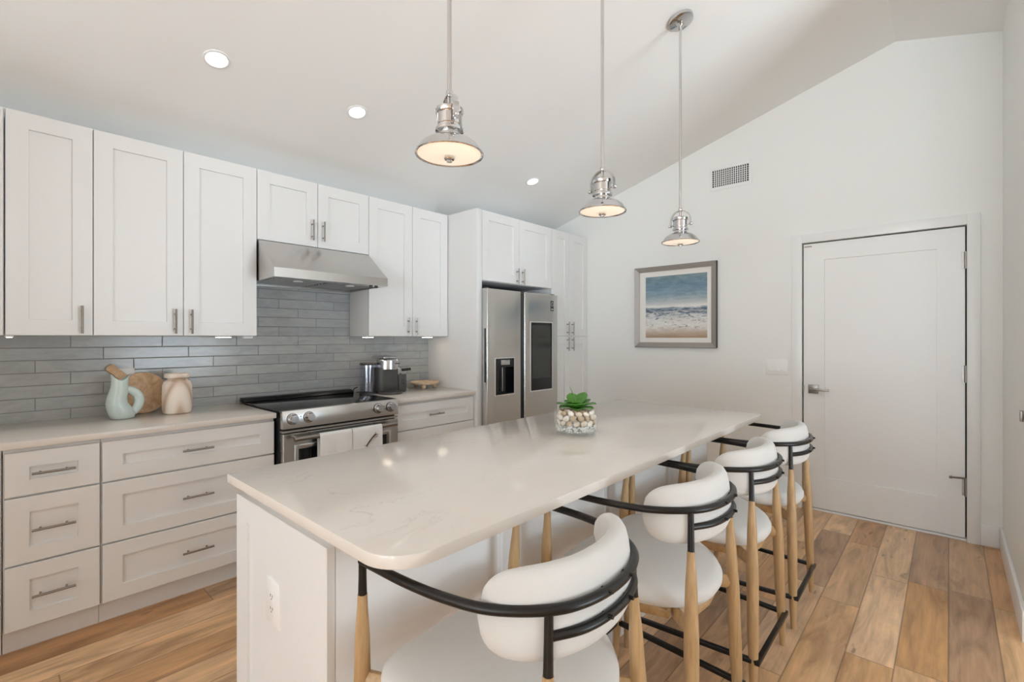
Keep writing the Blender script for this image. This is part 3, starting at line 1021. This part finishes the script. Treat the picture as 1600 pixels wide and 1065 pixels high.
def make_stool():
    r = thing('bar_stool', (0, 0, 0), 'x', 'stool', 'cream and oak stools along the island')
    for sx in (-1, 1):
        for tp, ft in ((LT, LF), (FT, FF)):
            tf = .862 if tp is LT else .908
            tp2, ft2 = (tp[0] * sx, tp[1]), (ft[0] * sx, ft[1])
            ts = [k / 24 * tf for k in range(25)]
            rad = []
            for q in ts:
                for (a, ra), (b, rb) in zip(RADII, RADII[1:]):
                    a, b = a * tf / .86, b * tf / .86
                    if a <= q <= b + 1e-6:
                        f = (q - a) / (b - a)
                        f = f * f * (3 - 2 * f)
                        rad.append(ra + (rb - ra) * f)
                        break
            lg = MB().tube([lp(tp2, ft2, max(q, .0006)) for q in ts], rad, 16).build('leg', M['oak'], r)
            MB().tube([lp(tp2, ft2, q) for q in (tf - .006, tf, (tf + 1) / 2, .995)], [.0104, .0100, .0090, .0088], 12).build('ferrule', M['metal_black'], lg, 'black metal upper end')
    # arm hoop
    half = [(.280, .205), (.280, .15), (.279, .05), (.268, -.055), (.240, -.153), (.172, -.2392), (.098, -.278), (0, -.292)]
    pts = [(x, y, ZT_) for x, y in half] + [(-x, y, ZT_) for x, y in half[-2::-1]]
    hoop = spline(pts, 6)
    MB().tube(hoop, .0105, 12).build('arm_hoop', M['metal_black'], r)
    lowh = [(.172, -.2392), (.098, -.278), (0, -.292)]
    low = spline([(x, y + .001, ZT_ - .050) for x, y in lowh] + [(-x, y + .001, ZT_ - .050) for x, y in lowh[-2::-1]], 6)
    MB().tube(low, .0100, 12).build('back_rail', M['metal_black'], r)
    # backrest cushion: swept superellipse along an arc inside the hoop
    arc = spline([(x, y, 0) for x, y in [(.226, -.112), (.206, -.163), (.153, -.214), (.084, -.244), (0, -.2535)]] + [(-x, y, 0) for x, y in [(.084, -.244), (.153, -.214), (.206, -.163), (.226, -.112)]], 6)
    t = bmesh.new()
    n = len(arc)
    rings = []
    seg = 24
    for i, p in enumerate(arc):
        s = i / (n - 1) * 2 - 1
        d = (arc[min(i + 1, n - 1)] - arc[max(i - 1, 0)]).normalized()
        nrm = Vector((d.y, -d.x, 0))
        e = (1 - abs(s) ** 4.5) ** .42 if abs(s) < 1 else 0
        e = max(e, .04)
        hh = .088 * e
        th = .028 * max(e, .3)
        ring = []
        for k in range(seg):
            a = 2 * PI * k / seg
            ca, sa = math.cos(a), math.sin(a)
            rr = (abs(ca) ** 3 + abs(sa) ** 3) ** (-1 / 3)
            lean = .007 * sa
            ring.append(t.verts.new(p + nrm * (ca * rr * th + lean) + Vector((0, 0, .828 + sa * rr * hh))))
        rings.append(ring)
    for A, B in zip(rings, rings[1:]):
        for k in range(seg):
            t.faces.new((A[k], A[(k + 1) % seg], B[(k + 1) % seg], B[k]))
    t.faces.new(rings[0])
    t.faces.new(rings[-1][::-1])
    bmesh.ops.recalc_face_normals(t, faces=t.faces[:])
    bk = MB().add(t).build('backrest', M['fabric'], r, angle=80)
    for z in (ZT_, ZT_ - .05):
        for x in (-.045, .045):
            MB().tube([(x, -.3045, z + .004), (x, -.279, z + .004)], .0045, 10).build('screw', M['metal_black'], bk)
    # seat cushion, tilted back a little
    t = bmesh.new()
    tilt = Matrix.Translation((0, 0, .555)) @ Matrix.Rotation(math.radians(7.0), 4, 'X')
    oh = [(0, .180), (.17, .179), (.258, .164), (.288, .110), (.285, .04), (.262, -.055), (.215, -.15), (.152, -.213), (.08, -.248)]
    oline = spline([(x, y, 0) for x, y in oh] + [(0, -.258, 0)] + [(-x, y, 0) for x, y in oh[:0:-1]], 4, True)
    seg = len(oline)
    prof = [(0., .0), (.55, .0), (.90, .002), (.965, .010), (.995, .026), (.990, .042), (.95, .056), (.85, .064), (.6, .069), (.3, .071), (0, .0715)]
    rings = []
    for q, z in prof:
        if q == 0:
            rings.append([t.verts.new((0, -.03, z))])
        else:
            rings.append([t.verts.new((p.x * q, -.03 + (p.y + .03) * q, z)) for p in oline])
    for A, B in zip(rings, rings[1:]):
        for k in range(seg):
            k2 = (k + 1) % seg
            if len(A) == 1:
                t.faces.new((A[0], B[k], B[k2]))
            elif len(B) == 1:
                t.faces.new((A[k], A[k2], B[0]))
            else:
                t.faces.new((A[k], A[k2], B[k2], B[k]))
    bmesh.ops.recalc_face_normals(t, faces=t.faces[:])
    MB().add(t, tilt).build('seat', M['fabric'], r, angle=80)
    # wooden frame under the seat with arms to the legs
    mb = MB()
    for sx in (-1, 1):
        mb.tube([(sx * .268, .212, .566), (sx * .235, .150, .560), (sx * .222, .04, .545), (sx * .200, -.08, .530), (sx * .150, -.165, .517)], .015, 10, flat=1.6)
        mb.tube([(sx * .182, -.237, .505), (sx * .140, -.180, .512), (sx * .07, -.215, .510), (0, -.222, .509)], .015, 10, flat=1.6)
    mb.box(-.235, .235, .135, .160, .542, .572, .005)
    mb.box(-.18, .18, -.17, .14, .520, .530, .003)
    mb.build('seat_frame', M['oak'], r)
    # footrest
    mb = MB()
    zf, h = .145, .009
    tr = zf / ZT_
    B, Fp = lp(LT, LF, tr), lp(FT, FF, tr)
    for p, q in (((-B.x - .016, B.y - .016), (B.x + .016, B.y - .016)), ((-Fp.x, Fp.y), (Fp.x, Fp.y))):
        mb.box(p[0], q[0], p[1] - h, p[1] + h, zf - h, zf + h, .002)
    for sx in (-1, 1):
        a, b = Vector((sx * (B.x + .006), B.y - .016, zf)), Vector((sx * Fp.x, Fp.y + .005, zf))
        d = (b - a)
        ang = math.atan2(d.y, d.x)
        mm = Matrix.Translation((a + b) / 2) @ Matrix.Rotation(ang, 4, 'Z')
        mb.box(-d.length / 2, d.length / 2, -h, h, -h, h, .002, mtx=mm)
    mb.build('footrest', M['metal_black'], r, 'black metal footrest')
    return r


def copy_tree(o, parent=None):
    c = o.copy()
    COL.objects.link(c)
    c.parent = parent
    for ch in list(o.children):
        copy_tree(ch, c)
    return c


st0 = make_stool()
SPOT = [(.866, -2.754, .045, 'cream cushioned oak stool nearest the camera, by the rounded island corner'),
        (1.560, -2.748, .020, 'second cream cushioned oak stool from the camera along the island'),
        (2.147, -2.749, .010, 'third cream cushioned oak stool from the camera along the island'),
        (2.743, -2.751, .020, 'cream cushioned oak stool farthest from the camera, nearest the white door')]
for i, (x, y, a, lab) in enumerate(SPOT):
    o = copy_tree(st0) if i < 3 else st0
    o.location = (x, y, 0)
    o.rotation_euler = (0, 0, a)
    o['label'] = lab

# ------------------------------------------------------------------ pendants
def pendant(x, zr, ang, label):
    y = -2.387
    r = thing('pendant_lamp', (x, y, zr), label, 'lamp', 'chrome pendant lamps over the island')
    c = (x, y, zr)
    R = .106
    MB().lathe([(R, 0), (R + .002, .003), (R + .001, .007), (.102, .012), (.090, .030), (.070, .045), (.050, .054), (.036, .060), (.034, .074), (.030, .074), (.030, .060),
                (.045, .050), (.066, .040), (.086, .026), (.099, .010), (.102, .003), (R, 0)], c, 56).build('shade', M['chrome'], r)
    MB().lathe([(.100, .004), (.085, .001), (.05, -.002), (0, -.003)], c, 48).build('diffuser', M['diffuser'], r, 'glowing warm white diffuser')
    MB().lathe([(.016, -.004), (.017, -.010), (.015, -.014), (.009, -.015), (.0085, -.021), (0, -.022)], c, 24).build('finial', M['chrome'], r)
    MB().lathe([(.034, .070), (.044, .074), (.044, .082), (.038, .086), (.038, .092), (.0395, .094), (.0395, .126), (.042, .128), (.044, .132), (.044, .144), (.038, .148), (.012, .151), (0, .151)], c, 40).build('socket_housing', M['chrome'], r)
    rz = Matrix.Rotation(ang, 4, 'Z')
    mb = MB()
    pth = [(.058, 0, .096)] + [(.058 * math.cos(q), 0, .130 + .058 * math.sin(q)) for q in [k * PI / 12 for k in range(13)]] + [(-.058, 0, .096)]
    t = bmesh.new()
    rings = []
    for i, p in enumerate(pth):
        a = Vector(pth[min(i + 1, len(pth) - 1)]) - Vector(pth[max(i - 1, 0)])
        a.normalize()
        nn = Vector((a.z, 0, -a.x))
        rings.append([t.verts.new(Vector(p) + nn * u + Vector((0, v, 0))) for u, v in ((-.0025, -.010), (.0025, -.010), (.0025, .010), (-.0025, .010))])
    for A, B in zip(rings, rings[1:]):
        for k in range(4):
            t.faces.new((A[k], A[(k + 1) % 4], B[(k + 1) % 4], B[k]))
    t.faces.new(rings[0])
    t.faces.new(rings[-1][::-1])
    bmesh.ops.recalc_face_normals(t, faces=t.faces[:])
    mb.add(t, Matrix.Translation(c) @ rz)
    for sx in (-1, 1):
        a = Vector(c) + rz @ Vector((sx * .038, 0, .104))
        b = Vector(c) + rz @ Vector((sx * .066, 0, .104))
        mb.tube([a, b], .004, 10)
        mb.ball(b, .0085)
    mb.build('yoke', M['chrome'], r)
    zc = ZE - SL * y
    MB().tube([(x, y, zr + .150), (x, y, zc - .045)], .0072, 12).lathe([(.009, 0), (.011, .003), (.011, .014), (.009, .018)], (x, y, zr + .186), 16).build('rod', M['chrome'], r)
    th = math.atan(SL)
    tl = Matrix.Rotation(-th, 4, 'X')
    cn = MB().lathe([(0, -.022), (.060, -.022), (.070, -.017), (.072, -.006), (.072, 0), (0, 0)], (x, y, zc - .0005), 48, tl).build('canopy', M['chrome'], r)
    MB().tube([Vector((x, y, zc)) + tl @ Vector((0, 0, -.021)), Vector((x, y, zc)) + tl @ Vector((0, 0, -.040)), (x, y, zc - .047), (x, y, zc - .062)], .0095, 12).build('swivel', M['chrome'], cn)


pendant(.984, 1.926, math.atan2(-.931, -.354), 'chrome pendant lamp nearest the camera, leftmost of the three over the island')
pendant(1.885, 1.922, PI / 2, 'middle chrome pendant lamp over the island')
pendant(2.740, 1.908, PI / 2, 'farthest chrome pendant lamp over the island, its ceiling canopy visible')

# ------------------------------------------------------------------ recessed lights
th = math.atan(SL)
for x, y, lab in ((.787, -.813, 'recessed ceiling light above the left double-door wall cabinet, leftmost of the row'),
                  (1.563, -.817, 'recessed ceiling light above the range hood cabinet, middle of the row'),
                  (3.305, -.79, 'recessed ceiling light above the refrigerator, beside the middle pendant')):
    z = ZE - SL * y
    r = thing('recessed_light', (x, y, z), lab, 'light', 'recessed ceiling lights')
    tl = Matrix.Rotation(-th, 4, 'X')
    MB().lathe([(.062, -.0005), (.062, -.004), (.058, -.006), (.050, -.005), (.047, -.0005)], (x, y, z), 40, tl).build('trim_ring', M['plate'], r)
    MB().lathe([(.0475, -.0015), (.0, -.0025)], (x, y, z), 40, tl).build('lens', M['led'], r)

# ------------------------------------------------------------------ things on the far wall
V_ = thing('air_vent', (XF, -2.13, 2.67), 'white wall air vent grille high above the seascape', 'vent')
y0, y1, z0, z1 = -1.953, -2.312, 2.662, 2.872
iy0, iy1, iz0, iz1 = -1.985, -2.288, 2.690, 2.838
mb = MB()
mb.box(XF - .008, XF, y1, iy1, z0, z1, .001).box(XF - .008, XF, iy0, y0, z0, z1, .001)
mb.box(XF - .008, XF, iy1, iy0, iz1, z1, .001).box(XF - .008, XF, iy1, iy0, z0, iz0, .001)
mb.build('frame', M['trim'], V_)
MB().box(XF - .0015, XF - .0005, iy1, iy0, iz0, iz1).build('duct_shade_sheet', M['dark'], V_)  # flat dark sheet painting the shade inside the duct
mb = MB()
N = 17
for i in range(1, N):
    y = iy0 + (iy1 - iy0) * i / N
    mb.box(XF - .007, XF - .002, y - .0035, y + .0035, iz0, iz1)
for i in range(1, 8):
    z = iz0 + (iz1 - iz0) * i / 8
    mb.box(XF - .005, XF - .003, iy1, iy0, z - .002, z + .002)
mb.build('louvers', M['trim'], V_)

PF = thing('framed_painting', (XF, -1.636, 1.65), 'seascape painting in a pewter frame on the far wall', 'painting')
ay0, ay1, az0, az1 = -1.236, -2.027, 1.262, 2.037
fw = .046
mb = MB()
def bar(pts):
    """mitred frame bar from 4 face corner points (outer a,b, inner b,a) in (y,z)"""
    t = bmesh.new()
    dep = [XF - .036, XF - .036, XF - .022, XF - .022]
    f = [t.verts.new((d, p[0], p[1])) for d, p in zip(dep, pts)]
    b = [t.verts.new((XF - .001, p[0], p[1])) for p in pts]
    t.faces.new(f)
    t.faces.new(b[::-1])
    for k in range(4):
        t.faces.new((f[k], b[k], b[(k + 1) % 4], f[(k + 1) % 4]))
    bmesh.ops.recalc_face_normals(t, faces=t.faces[:])
    mb.add(t)
O = [(ay0, az0), (ay1, az0), (ay1, az1), (ay0, az1)]
I = [(ay0 - fw, az0 + fw), (ay1 + fw, az0 + fw), (ay1 + fw, az1 - fw), (ay0 - fw, az1 - fw)]
for k in range(4):
    bar([O[k], O[(k + 1) % 4], I[(k + 1) % 4], I[k]])
mb.build('frame', M['frame'], PF, smooth=False)
mb = MB()
for q in ((ay1 + .0005, ay0 - .0005, az0 + .0005, az0 + .004), ):
    mb.box(XF - .034, XF - .002, q[0], q[1], q[2] - .0035, q[3] - .004)
mb.box(XF - .034, XF - .002, ay1 - .003, ay1, az0, az1)
mb.build('frame_edge', M['black'], PF, 'black outer edge')
MB().box(XF - .014, XF - .002, ay1 + fw - .002, ay0 - fw + .002, az0 + fw - .002, az1 - fw + .002).build('mat_board', M['mat_board'], PF)
MB().box(XF - .0155, XF - .0141, -1.943, -1.347, 1.352, 1.942).build('canvas', M['painting'], PF, smooth=False)

SW = thing('light_switch', (XF, -2.5025, 1.113), 'white three-gang light switch plate left of the door', 'switch')
MB().box(XF - .009, XF, -2.585, -2.420, 1.050, 1.176, .0035).build('plate', M['plate'], SW)
for y in (-2.456, -2.5025, -2.549):
    MB().poly([(XF - .006, y - .0165, 1.080), (XF - .0145, y - .0165, 1.080), (XF - .0095, y - .0165, 1.147), (XF - .006, y - .0165, 1.147)], (0, .033, 0), .001).build('rocker', M['plate'], SW)
tag(MB().box(3.215, 3.245, YW, YW + .012, .965, 1.015, .002).build('wall_latch', M['steel_handle']), 'small grey metal latch on the right wall at the photo edge', 'latch')

# ------------------------------------------------------------------ counter objects
# cutting board
CB = thing('cutting_board', (.632, -.06, .9145), 'round wooden cutting board with a handle leaning on the tiles', 'cutting board')
t = bmesh.new()
R = .120
dirv = Vector((-.68, .73))
px = Vector((dirv.y, -dirv.x))
out = []
a0 = math.atan2(dirv.y, dirv.x)
w_ = math.asin(.030 / R)
for k in range(49):
    a = a0 + w_ + (2 * PI - 2 * w_) * k / 48
    out.append(Vector((R * math.cos(a), R * math.sin(a))))
for along, side in ((.140, -.023), (.185, -.022), (.215, -.024), (.226, -.012), (.226, .012), (.215, .024), (.185, .022), (.140, .023)):
    out.append(dirv * along - px * side)
pts = [(p.x, 0, p.y) for p in out]
mm = Matrix.Translation((.622, -.088, .9145)) @ Matrix.Rotation(-.20, 4, 'X') @ Matrix.Translation((0, 0, R))
b = MB()
b.poly(pts, (0, .018, 0), .004, 2, which=lambda e: abs(e.verts[0].co.y - e.verts[1].co.y) < 1e-5)
b.b.transform(mm)
b.build('board', M['board'], CB)

# pitcher
JG = thing('pitcher', (.505, -.22, .9145), 'pale celadon fish-shaped ceramic pitcher in front of the round board', 'pitcher')
ys = -.22
sec = [(.9145, .503, .044, .044), (.918, .503, .054, .050), (.94, .501, .059, .056), (.97, .4895, .0565, .058), (1.00, .478, .048, .056), (1.03, .479, .0445, .050), (1.06, .4865, .0425, .044),
       (1.085, .490, .0395, .040), (1.105, .491, .037, .037), (1.125, .492, .039, .036), (1.14, .494, .044, .036)]
t = bmesh.new()
seg = 32
rings = []
def jr(z, cx, rx, ry, dz):
    ring = []
    for k in range(seg):
        a = 2 * PI * k / seg
        zz_ = z + (dz * (abs(math.cos(a)) ** 1.5 - .55) if dz else 0)
        ring.append(t.verts.new((cx + rx * math.cos(a), ys + ry * math.sin(a), zz_)))
    return ring
for i, (z, cx, rx, ry) in enumerate(sec):
    rings.append(jr(z, cx, rx, ry, .034 if i == len(sec) - 1 else (.015 if i == len(sec) - 2 else 0)))
for i in range(len(sec) - 1, 4, -1):
    z, cx, rx, ry = sec[i]
    rings.append(jr(z, cx, rx - .005, ry - .005, .034 if i == len(sec) - 1 else (.015 if i == len(sec) - 2 else 0)))
for A, B in zip(rings, rings[1:]):
    for k in range(seg):
        t.faces.new((A[k], A[(k + 1) % seg], B[(k + 1) % seg], B[k]))
t.faces.new(rings[0][::-1])
t.faces.new(rings[-1])
bmesh.ops.recalc_face_normals(t, faces=t.faces[:])
MB().add(t).build('body', M['celadon'], JG, angle=80)
hp = spline([(.505, ys, 1.076), (.540, ys, 1.064), (.568, ys, 1.040), (.577, ys, 1.006), (.568, ys, .970), (.544, ys, .944), (.505, ys, .938)], 6)
nh = len(hp)
MB().tube(hp, [.019 + .004 * math.sin(PI * i / (nh - 1)) for i in range(nh)], 16).build('tail_handle', M['celadon'], JG)

# wooden vase
o = MB().lathe([(0, 0), (.064, 0), (.070, .006), (.0735, .03), (.0740, .10), (.0725, .160), (.066, .182), (.050, .192), (.046, .197), (.048, .203), (.061, .208), (.063, .213), (.063, .226), (.060, .230), (.046, .230), (.040, .20), (.040, .15), (0, .14)],
               (0, 0, 0), 48).build('wooden_vase', M['vase'])
o.location = (.755, -.215, .9145)
tag(o, 'pale wooden jar-shaped vase with contour grain right of the cutting board', 'vase')

# coffee maker
CF = thing('coffee_maker', (2.10, -.24, .9145), 'grey and silver pod coffee maker with clear water tank', 'coffee maker')
zb = .9145
mb = MB()
mb.poly(rounded(2.055, 2.232, -.300, -.10, (.03, .03, .03, .03), zb, 6), (0, 0, .205), .004)
mb.build('body', M['coffee_grey'], CF)
MB().lathe([(0, 0), (.092, 0), (.094, .006), (.092, .018), (.082, .022), (0, .022)], (2.135, -.315, zb), 40).build('drip_tray', M['coffee_grey'], CF)
MB().lathe([(0, 0), (.083, 0), (.086, .004), (.086, .070), (.080, .078), (.06, .082), (0, .083)], (2.150, -.255, zb + .188), 44).build('brew_head', M['coffee_silver'], CF, 'silver round brew head')
mb = MB()
mb.poly([(2.085, -.30, zb + .272), (2.085, -.30, zb + .290), (2.085, -.16, zb + .298), (2.085, -.12, zb + .285), (2.085, -.12, zb + .272)], (.12, 0, 0), .005)
mb.build('lid_handle', M['coffee_silver'], CF)
tk = MB().lathe([(0, .014), (.060, .014), (.062, .02), (.062, .225), (.058, .225), (.058, .024), (0, .024)], (2.012, -.20, zb), 36).build('water_tank', M['reservoir'], CF, 'clear water tank')
MB().lathe([(0, 0), (.064, 0), (.066, .006), (.062, .016), (0, .018)], (2.012, -.20, zb + .226), 36).build('tank_lid', M['coffee_grey'], tk)
MB().lathe([(0, 0), (.066, 0), (.066, .014), (0, .014)], (2.012, -.20, zb), 36).build('tank_base', M['coffee_grey'], tk)
fb = MB().poly(rounded(2.228, 2.318, -.29, -.13, (.03, .03, .02, .01), zb, 6), (0, 0, .142), .006).build('frother_base', M['coffee_grey'], CF)
mb = MB()
for dx, dz in ((0, 0), (.016, .010), (.014, -.014)):
    mb.tube([(2.258 + dx, -.2915, zb + .085 + dz), (2.258 + dx, -.289, zb + .085 + dz)], .005, 12)
mb.build('button', M['black'], fb)
mb = MB()
mb.lathe([(0, .142), (.030, .142), (.033, .150), (.033, .195), (.030, .197), (0, .197)], (2.250, -.245, zb), 28)
fj = mb.build('frother_jug', M['coffee_silver'], CF)
MB().tube([(2.280, -.255, zb + .176), (2.362, -.262, zb + .180)], .0115, 12).build('jug_handle', M['black'], fj)
MB().box(2.165, 2.205, -.3425, -.338, zb + .232, zb + .238).build('emblem', M['dark'], CF)
tag(MB().tube(spline([(1.965, -.12, zb + .05), (1.945, -.10, zb + .035), (1.950, -.09, zb + .004), (2.02, -.05, zb + .004)], 6), .0035, 8).build('power_cord', M['black']), 'thin black power cord behind the coffee maker tank', 'cord')

# tray
TR = thing('round_tray', (2.575, -.17, .9145), 'small round wooden footed tray with beaded rim by the refrigerator panel', 'tray')
MB().lathe([(0, .030), (.112, .030), (.117, .034), (.117, .050), (.110, .052), (.106, .040), (0, .038)], (2.575, -.175, zb + .008), 48).build('tray_top', M['tray'], TR)
mb = MB()
for k in range(52):
    a = 2 * PI * k / 52
    mb.ball((2.575 + .120 * math.cos(a), -.175 + .120 * math.sin(a), zb + .052), .0075, 1)
mb.build('beaded_rim', M['tray'], TR)
for k in range(3):
    a = 2 * PI * k / 3 - 2.3
    MB().ball((2.575 + .09 * math.cos(a), -.175 + .09 * math.sin(a), zb + .0195), .0195, 2).build('foot', M['tray'], TR)

# ------------------------------------------------------------------ glass bowl garden
bx, by, bz = 1.835, -2.278, .9145
RB, HB = .100, .103
o = MB().lathe([(0, 0), (RB - .006, 0), (RB - .001, .002), (RB, .006), (RB, HB - .002), (RB - .002, HB), (RB - .004, HB - .002), (RB - .0045, .014), (RB - .012, .011), (0, .011)], (0, 0, 0), 56).build('glass_bowl', M['glass'], angle=50)
o.location = (bx, by, bz)
tag(o, 'round clear glass bowl of pebbles standing on the island top', 'bowl')
rr = random.Random(3)
t = bmesh.new()
mb = MB()
for k in range(620):
    a = rr.random() * 2 * PI
    q = (RB - .011) * math.sqrt(rr.random()) if k % 3 else (RB - .010) - rr.random() * .004
    z = .0165 + rr.random() * .024
    s = .0036 + rr.random() * .0016
    mb.ball((bx + q * math.cos(a), by + q * math.sin(a), bz + z), s, 1, (1, .8 + rr.random() * .4, .7 + rr.random() * .4))
gv = mb.build('gravel', M['gravel'], smooth=False, kind='stuff')
tag(gv, 'fine white gravel layer at the bottom of the glass bowl', 'gravel')
PB = []
protos = {}
slots = []
for ring, (q, n, z, s) in enumerate([(.079, 15, .053, .0160), (.080, 15, .076, .0165), (.074, 13, .096, .0165), (.045, 8, .097, .017)]):
    for k in range(n):
        slots.append((q, 2 * PI * (k + .5 * ring + .12 * rr.random()) / n, z + rr.uniform(-.003, .003), s * rr.uniform(.85, 1.12)))
names = ['cream', 'tan', 'white', 'brown']
for q, a, z, s in slots:
    ci = rr.choice([0, 0, 1, 2, 2, 3, 1])
    if ci not in protos:
        b = MB()
        b.ball((0, 0, 0), 1., 3, (1, .62, .78))
        for v in b.b.verts:
            v.co *= 1 + .07 * math.sin(v.co.x * 3.1 + ci) * math.cos(v.co.z * 2.7 + 1.3 * ci)
        o = b.build('pebble', M['peb'][ci], angle=180)
        protos[ci] = o
    else:
        o = protos[ci].copy()
        COL.objects.link(o)
    o.location = (bx + q * math.cos(a), by + q * math.sin(a), bz + z)
    o.scale = (s, s, s)
    o.rotation_euler = (rr.uniform(-.5, .5), rr.uniform(-.6, .6), a + PI / 2 + rr.uniform(-.3, .3))
    tag(o, 'smooth %s pebble in the glass bowl on the island' % names[ci], 'pebble', 'pebbles in the glass bowl, ' + names[ci])

# plant
PT = thing('succulent_plant', (bx, by, bz + .10), 'small leafy green plant growing from the pebbles in the glass bowl', 'plant')
leaves = [  # azimuth relative to the view's right (deg), length, rise (deg), width
    (180, .085, 34, .026), (200, .075, 24, .028), (232, .070, 42, .030), (150, .065, 52, .024), (0, .088, 34, .027), (-25, .078, 22, .026),
    (25, .080, 50, .026), (60, .082, 66, .030), (115, .092, 74, .028), (-62, .066, 46, .030), (-105, .072, 55, .030), (-85, .060, 20, .026), (45, .100, 74, .030)]
rightdir = math.atan2(-.8, .6)
for az, L, rise, wd in leaves:
    a = rightdir + math.radians(az)
    rs = math.radians(rise)
    t = bmesh.new()
    n = 9
    rows = []
    for i in range(n):
        s = i / (n - 1)
        wdt = wd * 1.15 * (math.sin(PI * s ** 1.35) ** .62) if 0 < i < n - 1 else .003
        droop = rs - s * .75
        xx_ = L * s * math.cos(rs - s * .3)
        zz_ = L * (s * math.sin(rs) - .25 * s * s)
        rows.append([t.verts.new((.008 + xx_, wdt * k, zz_ + abs(k) * .006)) for k in (-1, -.5, 0, .5, 1)])
    for A, B in zip(rows, rows[1:]):
        for k in range(4):
            t.faces.new((A[k], A[k + 1], B[k + 1], B[k]))
    bmesh.ops.recalc_face_normals(t, faces=t.faces[:])
    bmesh.ops.solidify(t, geom=t.faces[:], thickness=.0025)
    MB().add(t, Matrix.Translation((bx, by, bz + .105)) @ Matrix.Rotation(a, 4, 'Z')).build('leaf', M['leaf'], PT, angle=80)
vd = Vector((math.cos(rightdir), math.sin(rightdir), 0))
c0 = Vector((bx, by, bz + .10))
MB().tube([c0, c0 + vd * -.01 + Vector((0, 0, .07)), c0 + vd * -.03 + Vector((0, 0, .115))], [.003, .0025, .001], 6).build('stem', M['leaf'], PT)
